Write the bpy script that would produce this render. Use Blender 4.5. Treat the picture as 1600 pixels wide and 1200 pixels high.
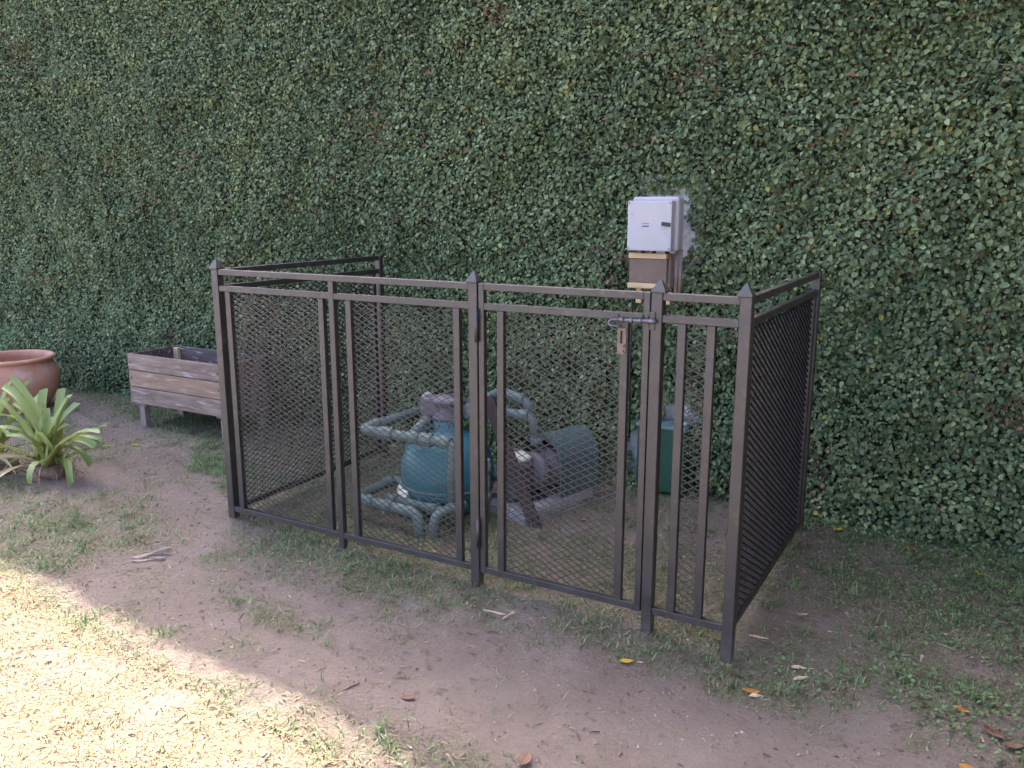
import bpy, bmesh, math
import numpy as np
from mathutils import Vector, Matrix
R = math.radians
rng = np.random.default_rng(11)
for o in list(bpy.data.objects): bpy.data.objects.remove(o)
scene = bpy.context.scene
COL = scene.collection

# ------------------------------------------------------------------ camera
cd = bpy.data.cameras.new('camera'); cam = bpy.data.objects.new('camera', cd); COL.objects.link(cam)
cd.sensor_width = 36; cd.lens = 1325.2/1600*36; cd.clip_start = 0.05; cd.clip_end = 600
cam.location = (3.1773, -2.7674, 1.5518)
cam.rotation_euler = (math.pi/2-0.209, 0, 0.5178)
scene.camera = cam
CAM = np.array(cam.location)

# ------------------------------------------------------------------ sky, sun, exposure
SUN_AZ, SUN_EL = -33.0, 51.0                      # degrees from +Y (towards +X), above the horizon
w = bpy.data.worlds.new('World'); scene.world = w; w.use_nodes = True
nt = w.node_tree; bg = nt.nodes['Background']
sky = nt.nodes.new('ShaderNodeTexSky'); sky.sky_type = 'NISHITA'; sky.sun_disc = False
sky.sun_elevation = R(SUN_EL); sky.sun_rotation = R(SUN_AZ); sky.dust_density = 3.2; sky.ozone_density = 0.0; sky.air_density = 0.42
nt.links.new(sky.outputs[0], bg.inputs[0]); bg.inputs[1].default_value = 0.15
sd = bpy.data.lights.new('sun', 'SUN'); sun = bpy.data.objects.new('sun', sd); COL.objects.link(sun)
sd.energy = 2.75; sd.angle = R(0.6); sd.color = (1.0, 0.93, 0.80)
SV = Vector((math.sin(R(SUN_AZ))*math.cos(R(SUN_EL)), math.cos(R(SUN_AZ))*math.cos(R(SUN_EL)), math.sin(R(SUN_EL))))
sun.rotation_euler = SV.to_track_quat('Z', 'Y').to_euler()
sun.location = (0, 0, 8)
vs = scene.view_settings
vs.view_transform = 'Standard'; vs.look = 'None'; vs.gamma = 1.0; vs.use_curve_mapping = False
vs.exposure = 3.4

# ------------------------------------------------------------------ helpers
def tag(o, label=None, cat=None, group=None, kind=None):
    if label: o['label'] = label
    if cat: o['category'] = cat
    if group: o['group'] = group
    if kind: o['kind'] = kind
    return o
def link(o, parent=None):
    COL.objects.link(o)
    if parent is not None:
        o.parent = parent
        if parent.type == 'EMPTY': o.matrix_parent_inverse = Matrix.Translation(-parent.location)
    return o
def thing(name, label, cat, loc=(0, 0, 0), group=None):
    o = bpy.data.objects.new(name, None); o.location = loc; o.empty_display_size = .1
    COL.objects.link(o); return tag(o, label, cat, group)
def from_bm(name, bm, mat, parent=None, smooth=False):
    me = bpy.data.meshes.new(name); bm.normal_update(); bm.to_mesh(me); bm.free()
    if mat: me.materials.append(mat)
    if smooth: me.shade_smooth()
    return link(bpy.data.objects.new(name, me), parent)
def np_mesh(name, V, F, mat, parent=None, smooth=False, colors=None, attrs=None):
    """V (n,3); F (m,k) array of equal-sized faces; colors (n,3)"""
    me = bpy.data.meshes.new(name); V = np.asarray(V, np.float32); F = np.asarray(F, np.int32)
    n, (m, k) = len(V), F.shape
    me.vertices.add(n); me.vertices.foreach_set('co', V.ravel())
    me.loops.add(m*k); me.loops.foreach_set('vertex_index', F.ravel())
    me.polygons.add(m); me.polygons.foreach_set('loop_start', np.arange(0, m*k, k, dtype=np.int32))
    if colors is not None:
        a = me.color_attributes.new('Col', 'FLOAT_COLOR', 'POINT')
        c = np.ones((n, 4), np.float32); c[:, :3] = colors; a.data.foreach_set('color', c.ravel())
    for nm, val in (attrs or {}).items():
        a = me.attributes.new(nm, 'FLOAT', 'POINT'); a.data.foreach_set('value', np.asarray(val, np.float32))
    me.update(calc_edges=True)
    me.polygons.foreach_set('use_smooth', np.full(m, smooth))
    if mat: me.materials.append(mat)
    return link(bpy.data.objects.new(name, me), parent)
def add_box(bm, c, s, rot=None, bev=0.0, seg=1):
    r = bmesh.ops.create_cube(bm, size=1.0); vs_ = r['verts']
    bmesh.ops.scale(bm, vec=s, verts=vs_)
    if bev:
        es = list({e for v in vs_ for e in v.link_edges})
        g = bmesh.ops.bevel(bm, geom=es, offset=bev, segments=seg, affect='EDGES', profile=.6)
        vs_ = list({v for f in g['faces'] for v in f.verts} | {v for v in vs_ if v.is_valid})
    M = Matrix.Translation(c)
    if rot is not None: M = M @ rot
    bmesh.ops.transform(bm, matrix=M, verts=vs_)
    return vs_
def box(name, c, s, mat, parent=None, rot=None, bev=.0015, seg=1):
    bm = bmesh.new(); add_box(bm, c, s, rot, bev, seg); return from_bm(name, bm, mat, parent)
def span(name, x, y, z, mat, parent=None, bev=.0015):
    return box(name, ((x[0]+x[1])/2, (y[0]+y[1])/2, (z[0]+z[1])/2), (x[1]-x[0], y[1]-y[0], z[1]-z[0]), mat, parent, bev=bev)
def tube_pts(pts, rad, n=12, cap=True):
    pts = [Vector(p) for p in pts]; V = []; F = []
    rads = rad if hasattr(rad, '__len__') else [rad]*len(pts)
    up = None
    for i, p in enumerate(pts):
        t = (pts[min(i+1, len(pts)-1)]-pts[max(i-1, 0)]).normalized()
        if up is None: up = Vector((0, 0, 1)) if abs(t.z) < .9 else Vector((1, 0, 0))
        a = t.cross(up).normalized(); b = a.cross(t).normalized(); up = b
        for k in range(n):
            q = 2*math.pi*k/n; V.append(p+rads[i]*(math.cos(q)*a+math.sin(q)*b))
    for i in range(len(pts)-1):
        for k in range(n):
            F.append((i*n+k, i*n+(k+1) % n, (i+1)*n+(k+1) % n, (i+1)*n+k))
    if cap: F.append(tuple(range(n))[::-1]); F.append(tuple((len(pts)-1)*n+k for k in range(n)))
    return V, F
def tube(name, pts, rad, mat, parent=None, n=12, smooth=True):
    V, F = tube_pts(pts, rad, n)
    me = bpy.data.meshes.new(name); me.from_pydata([tuple(v) for v in V], [], F); me.update()
    me.polygons.foreach_set('use_smooth', np.array([smooth and len(f) == 4 for f in F]))
    if mat: me.materials.append(mat)
    return link(bpy.data.objects.new(name, me), parent)
def round_path(pts, r, n=5):
    pts = [Vector(p) for p in pts]; out = [pts[0]]
    for i in range(1, len(pts)-1):
        a, b, c = pts[i-1], pts[i], pts[i+1]
        rr = min(r, (a-b).length*.45, (c-b).length*.45)
        p, q = b+(a-b).normalized()*rr, b+(c-b).normalized()*rr
        for k in range(n+1):
            t = k/n; out.append((1-t)**2*p+2*t*(1-t)*b+t*t*q)
    return out+[pts[-1]]
def lathe(name, prof, mat, parent=None, loc=(0, 0, 0), n=40, rot=None, smooth=True):
    V = []; F = []
    M = Matrix.Translation(loc) @ (rot if rot is not None else Matrix.Identity(4))
    for r, z in prof:
        for k in range(n):
            q = 2*math.pi*k/n; V.append(tuple(M @ Vector((r*math.cos(q), r*math.sin(q), z))))
    m = len(prof)
    for i in range(m-1):
        for k in range(n): F.append((i*n+k, i*n+(k+1) % n, (i+1)*n+(k+1) % n, (i+1)*n+k))
    if prof[0][0] > 1e-4: F.append(tuple(range(n))[::-1])
    if prof[-1][0] > 1e-4: F.append(tuple((m-1)*n+k for k in range(n)))
    me = bpy.data.meshes.new(name); me.from_pydata(V, [], F); me.update(); 
    if smooth:
        me.polygons.foreach_set('use_smooth', np.array([len(f) == 4 for f in F]))
    if mat: me.materials.append(mat)
    return link(bpy.data.objects.new(name, me), parent)

# value noise in numpy
def hash2(ix, iy, s):
    h = (ix.astype(np.int64)*374761393 + iy.astype(np.int64)*668265263 + s*144665) & 0xffffffff
    h = ((h ^ (h >> 13))*1274126177) & 0xffffffff
    return ((h ^ (h >> 16)) & 0xffff)/65535.0
def vnoise(x, y, s=0):
    x = np.asarray(x, float); y = np.asarray(y, float)
    ix, iy = np.floor(x), np.floor(y); fx, fy = x-ix, y-iy
    fx = fx*fx*(3-2*fx); fy = fy*fy*(3-2*fy)
    a, b, c, d = hash2(ix, iy, s), hash2(ix+1, iy, s), hash2(ix, iy+1, s), hash2(ix+1, iy+1, s)
    return (a*(1-fx)+b*fx)*(1-fy)+(c*(1-fx)+d*fx)*fy
def fbm(x, y, s=0, o=4):
    v = 0; a = .5; t = 0
    for i in range(o):
        v = v+a*vnoise(x*2**i, y*2**i, s+i*17); t += a; a *= .5
    return v/t
def sstep(a, b, x):
    t = np.clip((x-a)/(b-a), 0, 1); return t*t*(3-2*t)

# ------------------------------------------------------------------ materials
def mat_new(name):
    m = bpy.data.materials.new(name); m.use_nodes = True
    return m, m.node_tree, m.node_tree.nodes['Principled BSDF']
def N(nt, t, **kw):
    n = nt.nodes.new(t)
    for k, v in kw.items():
        if k in n.inputs: n.inputs[k].default_value = v
        else: setattr(n, k, v)
    return n
def noise_mix(nt, src, scale, c1, c2, lo=.35, hi=.65, detail=6, vec=None, rough=.6):
    n = N(nt, 'ShaderNodeTexNoise', Scale=scale, Detail=detail, Roughness=rough)
    if vec is not None: nt.links.new(vec, n.inputs['Vector'])
    mr = N(nt, 'ShaderNodeMapRange'); mr.inputs[1].default_value = lo; mr.inputs[2].default_value = hi
    nt.links.new(n.outputs['Fac'], mr.inputs[0])
    mx = N(nt, 'ShaderNodeMix', data_type='RGBA'); nt.links.new(mr.outputs[0], mx.inputs[0])
    for i, c in ((6, c1), (7, c2)):
        if isinstance(c, tuple): mx.inputs[i].default_value = (*c, 1)
        else: nt.links.new(c, mx.inputs[i])
    return mx.outputs[2]
def simple(name, c1, c2=None, scale=8, rough=.6, bump=0, bscale=60, metal=0, lo=.35, hi=.65, spec=.5, coords='Object', stretch=None, c3=None, scale3=40, r2=None):
    m, nt, b = mat_new(name)
    tc = N(nt, 'ShaderNodeTexCoord'); vec = tc.outputs[coords]
    if stretch:
        mp = N(nt, 'ShaderNodeMapping'); mp.inputs['Scale'].default_value = stretch; nt.links.new(vec, mp.inputs[0]); vec = mp.outputs[0]
    if c2:
        col = noise_mix(nt, None, scale, c1, c2, lo, hi, vec=vec)
        if c3: col = noise_mix(nt, None, scale3, col, c3, .56, .72, vec=vec)
        nt.links.new(col, b.inputs['Base Color'])
    else: b.inputs['Base Color'].default_value = (*c1, 1)
    b.inputs['Roughness'].default_value = rough; b.inputs['Metallic'].default_value = metal; b.inputs['Specular IOR Level'].default_value = spec
    if r2 is not None:
        n = N(nt, 'ShaderNodeTexNoise', Scale=14.0, Detail=6.0); nt.links.new(vec, n.inputs['Vector'])
        mr = N(nt, 'ShaderNodeMapRange'); mr.inputs[1].default_value = .3; mr.inputs[2].default_value = .7; mr.inputs[3].default_value = rough; mr.inputs[4].default_value = r2
        nt.links.new(n.outputs['Fac'], mr.inputs[0]); nt.links.new(mr.outputs[0], b.inputs['Roughness'])
    if bump:
        n = N(nt, 'ShaderNodeTexNoise', Scale=bscale, Detail=5.0); nt.links.new(vec, n.inputs['Vector'])
        bp = N(nt, 'ShaderNodeBump', Strength=bump, Distance=.01); nt.links.new(n.outputs['Fac'], bp.inputs['Height']); nt.links.new(bp.outputs[0], b.inputs['Normal'])
    return m
def foliage(name, rough=.5, trans=.25, spec=.4, island=.35, tcol=1.3):
    """colour comes from the per-leaf attribute Col, with a small per-leaf random value"""
    m, nt, b = mat_new(name)
    at = N(nt, 'ShaderNodeAttribute', attribute_name='Col'); geo = N(nt, 'ShaderNodeNewGeometry')
    mr = N(nt, 'ShaderNodeMapRange'); mr.inputs[3].default_value = 1-island; mr.inputs[4].default_value = 1+island
    nt.links.new(geo.outputs['Random Per Island'], mr.inputs[0])
    mul = N(nt, 'ShaderNodeVectorMath', operation='SCALE'); nt.links.new(at.outputs['Color'], mul.inputs[0]); nt.links.new(mr.outputs[0], mul.inputs['Scale'])
    nt.links.new(mul.outputs[0], b.inputs['Base Color'])
    b.inputs['Roughness'].default_value = rough; b.inputs['Specular IOR Level'].default_value = spec
    if trans:
        tr = N(nt, 'ShaderNodeBsdfTranslucent'); m2 = N(nt, 'ShaderNodeVectorMath', operation='SCALE'); m2.inputs['Scale'].default_value = tcol
        nt.links.new(mul.outputs[0], m2.inputs[0]); nt.links.new(m2.outputs[0], tr.inputs[0])
        ms = N(nt, 'ShaderNodeMixShader'); ms.inputs[0].default_value = trans
        nt.links.new(b.outputs[0], ms.inputs[1]); nt.links.new(tr.outputs[0], ms.inputs[2])
        nt.links.new(ms.outputs[0], nt.nodes['Material Output'].inputs[0])
    return m
M = {}
M['paint'] = simple('dark_brown_paint', (.017, .013, .013), (.028, .022, .021), 9, .38, bump=.06, bscale=90, spec=.9, r2=.55, c3=(.055, .045, .041), scale3=22)
_nt = M['paint'].node_tree; _b = _nt.nodes['Principled BSDF']; _l = _b.inputs['Base Color'].links[0].from_socket      # mud splashed up the feet
_tc = N(_nt, 'ShaderNodeTexCoord'); _sx = N(_nt, 'ShaderNodeSeparateXYZ'); _nt.links.new(_tc.outputs['Object'], _sx.inputs[0])
_mr = N(_nt, 'ShaderNodeMapRange'); _mr.inputs[1].default_value = .10; _mr.inputs[2].default_value = -.02; _mr.inputs[4].default_value = .55; _nt.links.new(_sx.outputs[2], _mr.inputs[0])
_ns = N(_nt, 'ShaderNodeTexNoise', Scale=35.0, Detail=8.0); _nt.links.new(_tc.outputs['Object'], _ns.inputs['Vector'])
_mm = N(_nt, 'ShaderNodeMath', operation='MULTIPLY'); _nt.links.new(_mr.outputs[0], _mm.inputs[0]); _nt.links.new(_ns.outputs['Fac'], _mm.inputs[1])
_mx = N(_nt, 'ShaderNodeMix', data_type='RGBA'); _nt.links.new(_mm.outputs[0], _mx.inputs[0]); _nt.links.new(_l, _mx.inputs[6]); _mx.inputs[7].default_value = (.17, .13, .115, 1); _nt.links.new(_mx.outputs[2], _b.inputs['Base Color'])
M['mesh'] = simple('mesh_paint_shade', (.014, .012, .013), (.022, .019, .020), 12, .7, spec=.2)  # side panels: same paint, with shade put into a darker, duller colour
M['mesh_lit'] = simple('mesh_paint_lit', (.040, .033, .031), (.060, .050, .046), 12, .45, spec=.6)  # front panels: same paint, with caught light put into a paler, glossier colour
M['galv'] = simple('bolt_steel', (.10, .10, .115), (.17, .17, .19), 40, .4, metal=.7)
M['rust'] = simple('rusty_plate', (.14, .095, .075), (.22, .15, .11), 30, .7, bump=.2)
M['hole'] = simple('dark_hole', (.008, .008, .008), rough=.9)
M['pvc'] = simple('green_pipe_paint', (.085, .130, .118), (.13, .178, .160), 14, .5, bump=.08, bscale=50, c3=(.10, .11, .085), scale3=9, r2=.65)
M['tank'] = simple('teal_tank', (.018, .125, .150), (.025, .145, .170), 5, .38, bump=.03, c3=(.05, .14, .15), scale3=18, r2=.5)
M['greyplastic'] = simple('grey_plastic', (.10, .09, .105), (.15, .135, .15), 12, .55, bump=.1, bscale=40, c3=(.22, .2, .2), scale3=18)
M['blackplastic'] = simple('black_plastic', (.02, .02, .024), (.03, .03, .03), 12, .5)
M['cover'] = simple('green_cover', (.07, .125, .125), (.095, .15, .15), 6, .5, bump=.05, c3=(.15, .18, .17), scale3=12)
M['greenbox'] = simple('green_box', (.014, .062, .036), (.02, .075, .045), 7, .42, bump=.04)
M['greenlid'] = simple('green_lid', (.08, .14, .14), (.13, .19, .19), 9, .5)
M['cream'] = simple('cream_lid', (.62, .60, .46), (.70, .68, .55), 9, .4)
M['white'] = simple('white_plastic', (.40, .375, .385), (.435, .41, .42), 4, .42, c3=(.35, .34, .35), scale3=15)
M['whitelabel'] = simple('label_white', (.6, .6, .58), (.35, .35, .34), 90, .5)
M['red'] = simple('mark_red', (.45, .12, .10)); M['blue'] = simple('mark_blue', (.06, .07, .32))
M['concrete'] = simple('concrete', (.26, .245, .25), (.36, .345, .34), 10, .9, bump=.6, bscale=40, c3=(.5, .49, .48), scale3=16)
M['terracotta'] = simple('terracotta', (.40, .18, .11), (.49, .25, .165), 6, .8, bump=.2, bscale=60, c3=(.46, .37, .34), scale3=4.5)
M['wood'] = simple('weathered_wood', (.165, .105, .080), (.29, .205, .16), 3, .85, bump=.5, bscale=12, stretch=(1.2, 9, 9), c3=(.42, .37, .34), scale3=5)
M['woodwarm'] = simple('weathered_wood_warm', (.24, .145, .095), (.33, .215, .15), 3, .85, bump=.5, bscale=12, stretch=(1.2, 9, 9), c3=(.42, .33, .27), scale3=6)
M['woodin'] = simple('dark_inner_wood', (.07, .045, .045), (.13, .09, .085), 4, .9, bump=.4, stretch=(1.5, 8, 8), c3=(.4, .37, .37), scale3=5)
M['legwood'] = simple('leg_wood', (.20, .15, .13), (.30, .24, .21), 5, .9, bump=.4, stretch=(8, 8, 1.2))
M['timber'] = simple('tan_timber', (.52, .36, .19), (.62, .45, .26), 5, .65, bump=.2, stretch=(1, 8, 8), c3=(.36, .25, .15), scale3=14)
M['meter'] = simple('brown_panel', (.11, .075, .06), (.145, .10, .08), 9, .3, c3=(.2, .13, .1), scale3=11)
M['plank'] = simple('dark_plank', (.022, .013, .012), (.05, .029, .026), 6, .75, bump=.4, stretch=(9, 9, 1.5))
M['plaster'] = simple('old_plaster', (.58, .56, .55), (.70, .68, .66), 22, .92, bump=1.0, bscale=45, c3=(.30, .26, .24), scale3=40)
M['leaf'] = foliage('ivy_leaf', rough=.5, trans=.16, spec=.28, island=.35)
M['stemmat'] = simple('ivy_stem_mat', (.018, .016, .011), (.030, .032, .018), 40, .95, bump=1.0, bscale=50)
M['stem'] = simple('dry_stem', (.11, .07, .045), (.19, .125, .08), 30, .85)
M['grass'] = foliage('grass_blade', rough=.55, trans=.25, spec=.3)
M['strap'] = foliage('strap_leaf', rough=.42, trans=.28, spec=.45, island=.12)
M['fallen'] = foliage('fallen_leaf', rough=.6, trans=.15, spec=.3, island=.05)
M['litter'] = foliage('litter', rough=.85, trans=0, spec=.2)
M['chip'] = simple('wood_chip', (.42, .30, .19), (.55, .42, .28), 20, .8, bump=.3)
M['fibre'] = simple('root_fibre', (.17, .11, .085), (.29, .20, .15), 40, .9, bump=.6)
M['stone'] = simple('stone', (.25, .22, .22), (.4, .37, .36), 20, .9, bump=.4)
M['husk'] = foliage('husk', rough=.8, trans=.1, spec=.2, island=.1)

# ------------------------------------------------------------------ ground
def upper_edge(x):    # far edge of the bare path
    return np.interp(x, [-3, -1.2, -.5, .1, .4, 1.0, 1.47, 1.9, 2.46, 3.06, 4.2], [-.9, -.5, -.42, -.40, -.40, -.34, -.30, -.25, -.17, -.24, -.25])
def lower_edge(x):
    return .16*(fbm(x*2.5+7, x*0+.5, 191, 3)-.5)+np.interp(x, [-3, -1.0, -.6, .09, .64, 1.03, 1.46, 1.9, 2.3, 4.2], [-1.0, -.78, -.82, -.96, -1.04, -1.07, -1.07, -1.12, -1.3, -1.4])
def blob(x, y, cx, cy, rx, ry, a=0):
    c, s = math.cos(a), math.sin(a); u = ((x-cx)*c+(y-cy)*s)/rx; v = (-(x-cx)*s+(y-cy)*c)/ry
    return np.exp(-(u*u+v*v))
def gz(x, y):
    x = np.asarray(x, float); y = np.asarray(y, float)
    z = .012+(.008+.030*sstep(1.2, 2.4, x))*np.clip(y, -1.2, 1.5)-.014*np.clip(x, 0, 3.2)
    z = z-.035*blob(x, y, 2.6, -.25, .5, .22)
    z = z+.012*sstep(0, .12, y-upper_edge(x)-.06*(fbm(x*3, y*3, 5)-.5))      # the path is trodden a little lower
    z = z+.03*blob(x, y, -1.33, .0, .35, .3)-.035*blob(x, y, 2.5, -.03, .16, .12)
    z = z+.05*(fbm(x*1.1, y*1.1, 3, 3)-.5)*.6+.022*(fbm(x*5, y*5, 9, 4)-.5)+.020*(fbm(x*14, y*14, 21, 3)-.5)
    return z
def path_mask(x, y):
    j = .10*(fbm(x*2.2, y*2.2, 31)-.5)+.10*(fbm(x*9, y*9, 41)-.5)
    p = sstep(-.07, .07, upper_edge(x)-y+j)*sstep(-.07, .07, y-lower_edge(x)+j)*sstep(-.5, .2, x+j*3)*(1-.5*sstep(.35, -.1, y-lower_edge(x)))
    # arm of bare earth running back to the left past the planter
    px = np.array([-3.2, -2.6, -1.7, -1.1, -.3, .1]); py = np.array([1.15, 1.0, .68, .48, .08, -.15])
    d = np.abs(y-np.interp(x, px, py)+j*1.5)
    p = np.maximum(p, .85*sstep(.26, .10, d)*sstep(.45, .0, x))
    p = np.maximum(p, .9*blob(x, y, -1.1, .05, .45, .22))
    return np.clip(p, 0, 1)
def density(x, y):
    """grass cover 0..1"""
    n1 = fbm(x*2.3, y*2.3, 51); n2 = fbm(x*8, y*8, 61)
    d = .50+1.0*(n1-.45)+1.1*(n2-.5)
    d = d+.55*blob(x, y, -.8, .52, .28, .2)+.5*blob(x, y, -2.6, 1.42, 1.3, .2)+.4*blob(x, y, .9, -.12, .6, .12)
    d = d+.26*sstep(2.45, 2.75, x)*sstep(-.2, .3, y)+.35*blob(x, y, 3.3, .9, .5, .5)-.55*blob(x, y, 2.80, .42, .26, .17)-.5*blob(x, y, 3.25, .35, .28, .12)-.4*blob(x, y, 2.85, .95, .2, .1)
    d = d+.06*((x > .1) & (x < 2.4) & (y > .15) & (y < 1.2))
    d = d+.15*blob(x, y, 2.3, -.03, .4, .12)
    d = d*(1-path_mask(x, y)*.97)
    d = d+.6*blob(x, y, .72, -.58, .26, .07, -.15)+.5*blob(x, y, .98, -.62, .16, .07)+.5*blob(x, y, .92, -.80, .1, .05)+.4*blob(x, y, 1.9, -.95, .25, .10)+.3*blob(x, y, 1.3, -.42, .2, .06)+.3*blob(x, y, .25, -.62, .2, .08)+.25*sstep(.55, .75, n2)*(1-sstep(-.3, -.6, y)*.5)
    d = np.maximum(d, sstep(.05, -.06, y-lower_edge(x)+.05*(n2-.5))*(.35+.9*n2))
    d = d-.6*blob(x, y, -1.33, -.02, .3, .25)
    return np.clip(d, 0, 1)
def dryness(x, y):
    v = .24+.6*(fbm(x*1.7, y*1.7, 71)-.5)
    v = v+.75*sstep(.12, -.10, y-lower_edge(x))
    v = v+.12*blob(x, y, -.6, -.3, .7, .25)+.08*((x > .1) & (x < 2.4) & (y > .15) & (y < 1.2))
    v = v-.45*sstep(2.5, 2.8, x)*sstep(-.25, .2, y)-.5*blob(x, y, -.8, .52, .3, .25)
    return np.clip(v, 0, 1)
def axis(lo, hi, st, far):
    core = np.arange(lo, hi, st); g = [st]
    out = []; p = hi; s = st
    while p < far: out.append(p); s *= 1.25; p += s
    out2 = []; p = lo; s = st
    while p > -far: s *= 1.25; p -= s; out2.append(p)
    return np.concatenate([out2[::-1], core, out])
gx, gy = axis(-5.2, 4.3, .022, 120), axis(-2.4, 1.6, .022, 120)
XX, YY = np.meshgrid(gx, gy); ZZ = gz(XX, YY)
ZZ = np.where((np.abs(XX) > 8) | (np.abs(YY) > 8), np.minimum(ZZ, .05), ZZ)
nx, ny = len(gx), len(gy); idx = np.arange(nx*ny).reshape(ny, nx)
F = np.stack([idx[:-1, :-1], idx[:-1, 1:], idx[1:, 1:], idx[1:, :-1]], -1).reshape(-1, 4)
def ground_mat():
    m, nt, b = mat_new('garden_earth')
    tc = N(nt, 'ShaderNodeTexCoord'); v = tc.outputs['Object']
    dirt = noise_mix(nt, None, 2.2, (.222, .168, .142), (.295, .232, .198), .3, .7, vec=v)
    dirt = noise_mix(nt, None, 55, dirt, (.33, .255, .22), .58, .78, vec=v)
    dirt = noise_mix(nt, None, 17, dirt, (.10, .07, .058), .6, .78, vec=v)
    thatch = noise_mix(nt, None, 60, (.115, .098, .064), (.20, .16, .115), vec=v)
    dry = noise_mix(nt, None, 60, (.19, .145, .09), (.27, .21, .135), vec=v)
    a1 = N(nt, 'ShaderNodeAttribute', attribute_name='cover'); a2 = N(nt, 'ShaderNodeAttribute', attribute_name='dry')
    m1 = N(nt, 'ShaderNodeMix', data_type='RGBA'); nt.links.new(a2.outputs['Fac'], m1.inputs[0]); nt.links.new(thatch, m1.inputs[6]); nt.links.new(dry, m1.inputs[7])
    m2 = N(nt, 'ShaderNodeMix', data_type='RGBA'); nt.links.new(dirt, m2.inputs[6]); nt.links.new(m1.outputs[2], m2.inputs[7])
    mm = N(nt, 'ShaderNodeMath', operation='MULTIPLY'); mm.inputs[1].default_value = .8; nt.links.new(a1.outputs['Fac'], mm.inputs[0]); nt.links.new(mm.outputs[0], m2.inputs[0])
    nt.links.new(m2.outputs[2], b.inputs['Base Color']); b.inputs['Roughness'].default_value = .95; b.inputs['Specular IOR Level'].default_value = .2
    n1 = N(nt, 'ShaderNodeTexNoise', Scale=34.0, Detail=10.0, Roughness=.72); nt.links.new(v, n1.inputs['Vector'])
    bp = N(nt, 'ShaderNodeBump', Strength=1.0, Distance=.035); nt.links.new(n1.outputs['Fac'], bp.inputs['Height']); nt.links.new(bp.outputs[0], b.inputs['Normal'])
    return m
g = np_mesh('ground', np.stack([XX, YY, ZZ], -1).reshape(-1, 3), F, ground_mat(), smooth=True,
            attrs={'cover': density(XX, YY).ravel(), 'dry': dryness(XX, YY).ravel()})
tag(g, 'trodden garden earth with patchy lawn', kind='structure')

# ------------------------------------------------------------------ garden wall and ivy
WY = 1.58
def wall_top(x): return 3.42
wt = thing('garden_wall', 'tall pale plastered garden wall hidden behind the ivy', 'wall', (0, WY+.12, 0))
span('wall_body', (-14, 14), (WY, WY+.24), (-.3, 3.56), M['plaster'], wt, bev=.004)
def ivy_top(x):      # ragged crest of the ivy, a little higher towards the right
    return np.interp(x, [-14, -4, -2.7, -2.2, -1.7, -1.2, -.6, -.2, .3, 1, 3, 14], [3.58, 3.58, 3.58, 3.62, 3.84, 3.94, 3.99, 4.01, 4.02, 4.03, 4.03, 4.03])-.05+.12*(fbm(x*1.7, x*0+.3, 81, 3)-.5)
def bulge(x, z):
    """how far the leaf surface stands off the wall"""
    b = .07+.13*(fbm(x*1.3, z*1.3, 91, 3)-.35)+.06*(fbm(x*2.8, z*2.8, 97, 2)-.45)+.17*(fbm(x*6, z*6, 95, 3)-.42)
    b = b+.05*sstep(.7, .1, z)+.06*sstep(2.0, 3.2, x)*sstep(.9, .1, z)
    h = np.exp(-((x-1.68)/.22)**2-((z-1.38)/.26)**2)
    return np.clip(b*(1-.75*h), .015, .35)
def bare(x, z):
    """True where the plaster shows beside the electrical boxes"""
    j = .05*(fbm(x*20, z*12, 99, 3)-.5)*2
    a = (x > 1.55) & (x < 1.755+j) & (z > 1.18+j) & (z < 1.62+j)
    c = (x > 1.73) & (x < 1.775+j) & (z > 1.30+j) & (z < 1.5+j)
    d = (x > 1.70) & (x < 1.83+j) & (z > .42+j) & (z < .52+j)
    e = (x > 1.49+j) & (x < 1.6) & (z > .12) & (z < .34+j)
    return a | c | d | e
def rotm(d, nrm):
    """per-leaf frames: y axis along d, z axis close to nrm"""
    d = d/np.linalg.norm(d, axis=1, keepdims=True)
    x = np.cross(d, nrm); x /= np.linalg.norm(x, axis=1, keepdims=True)+1e-9
    z = np.cross(x, d)
    return x, d, z
LEAF = np.array([(0, 0, 0), (-.36, .22, .10), (-.36, .62, .10), (0, 1, -.06), (.36, .62, .10), (.36, .22, .10)], float)
LEAF_F = np.array([(0, 3, 2, 1), (0, 5, 4, 3)])
def scatter(P, D, Nn, L, Wd, tmpl, tf):
    x, y, z = rotm(D, Nn); n = len(P); k = len(tmpl)
    V = P[:, None]+tmpl[None, :, 0, None]*Wd[:, None, None]*x[:, None]+tmpl[None, :, 1, None]*L[:, None, None]*y[:, None]+tmpl[None, :, 2, None]*Wd[:, None, None]*z[:, None]
    Fc = (np.arange(n)*k)[:, None, None]+tf[None]
    return V.reshape(-1, 3), Fc.reshape(-1, tf.shape[1])
ivy = thing('climbing_ivy', 'dense small-leaved green ivy covering the whole wall', 'climbing plant', (0, WY, 0))
def ivy_points(n, x0, x1, z0=-.05):
    x = rng.uniform(x0, x1, n); z = rng.uniform(z0, 4.15, n)
    k = (z < ivy_top(x)) & ~bare(x, z); x, z = x[k], z[k]
    return x, z
parts = [ivy_points(225000, -1.2, 3.9), ivy_points(178000, -5.0, -1.2), ivy_points(16000, -7.5, -5.0), ivy_points(44000, 3.9, 5.0)]
ix = np.concatenate([p[0] for p in parts]); iz = np.concatenate([p[1] for p in parts]); n = len(ix)
dep = bulge(ix, iz)-.125*rng.random(n)**1.25
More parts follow.
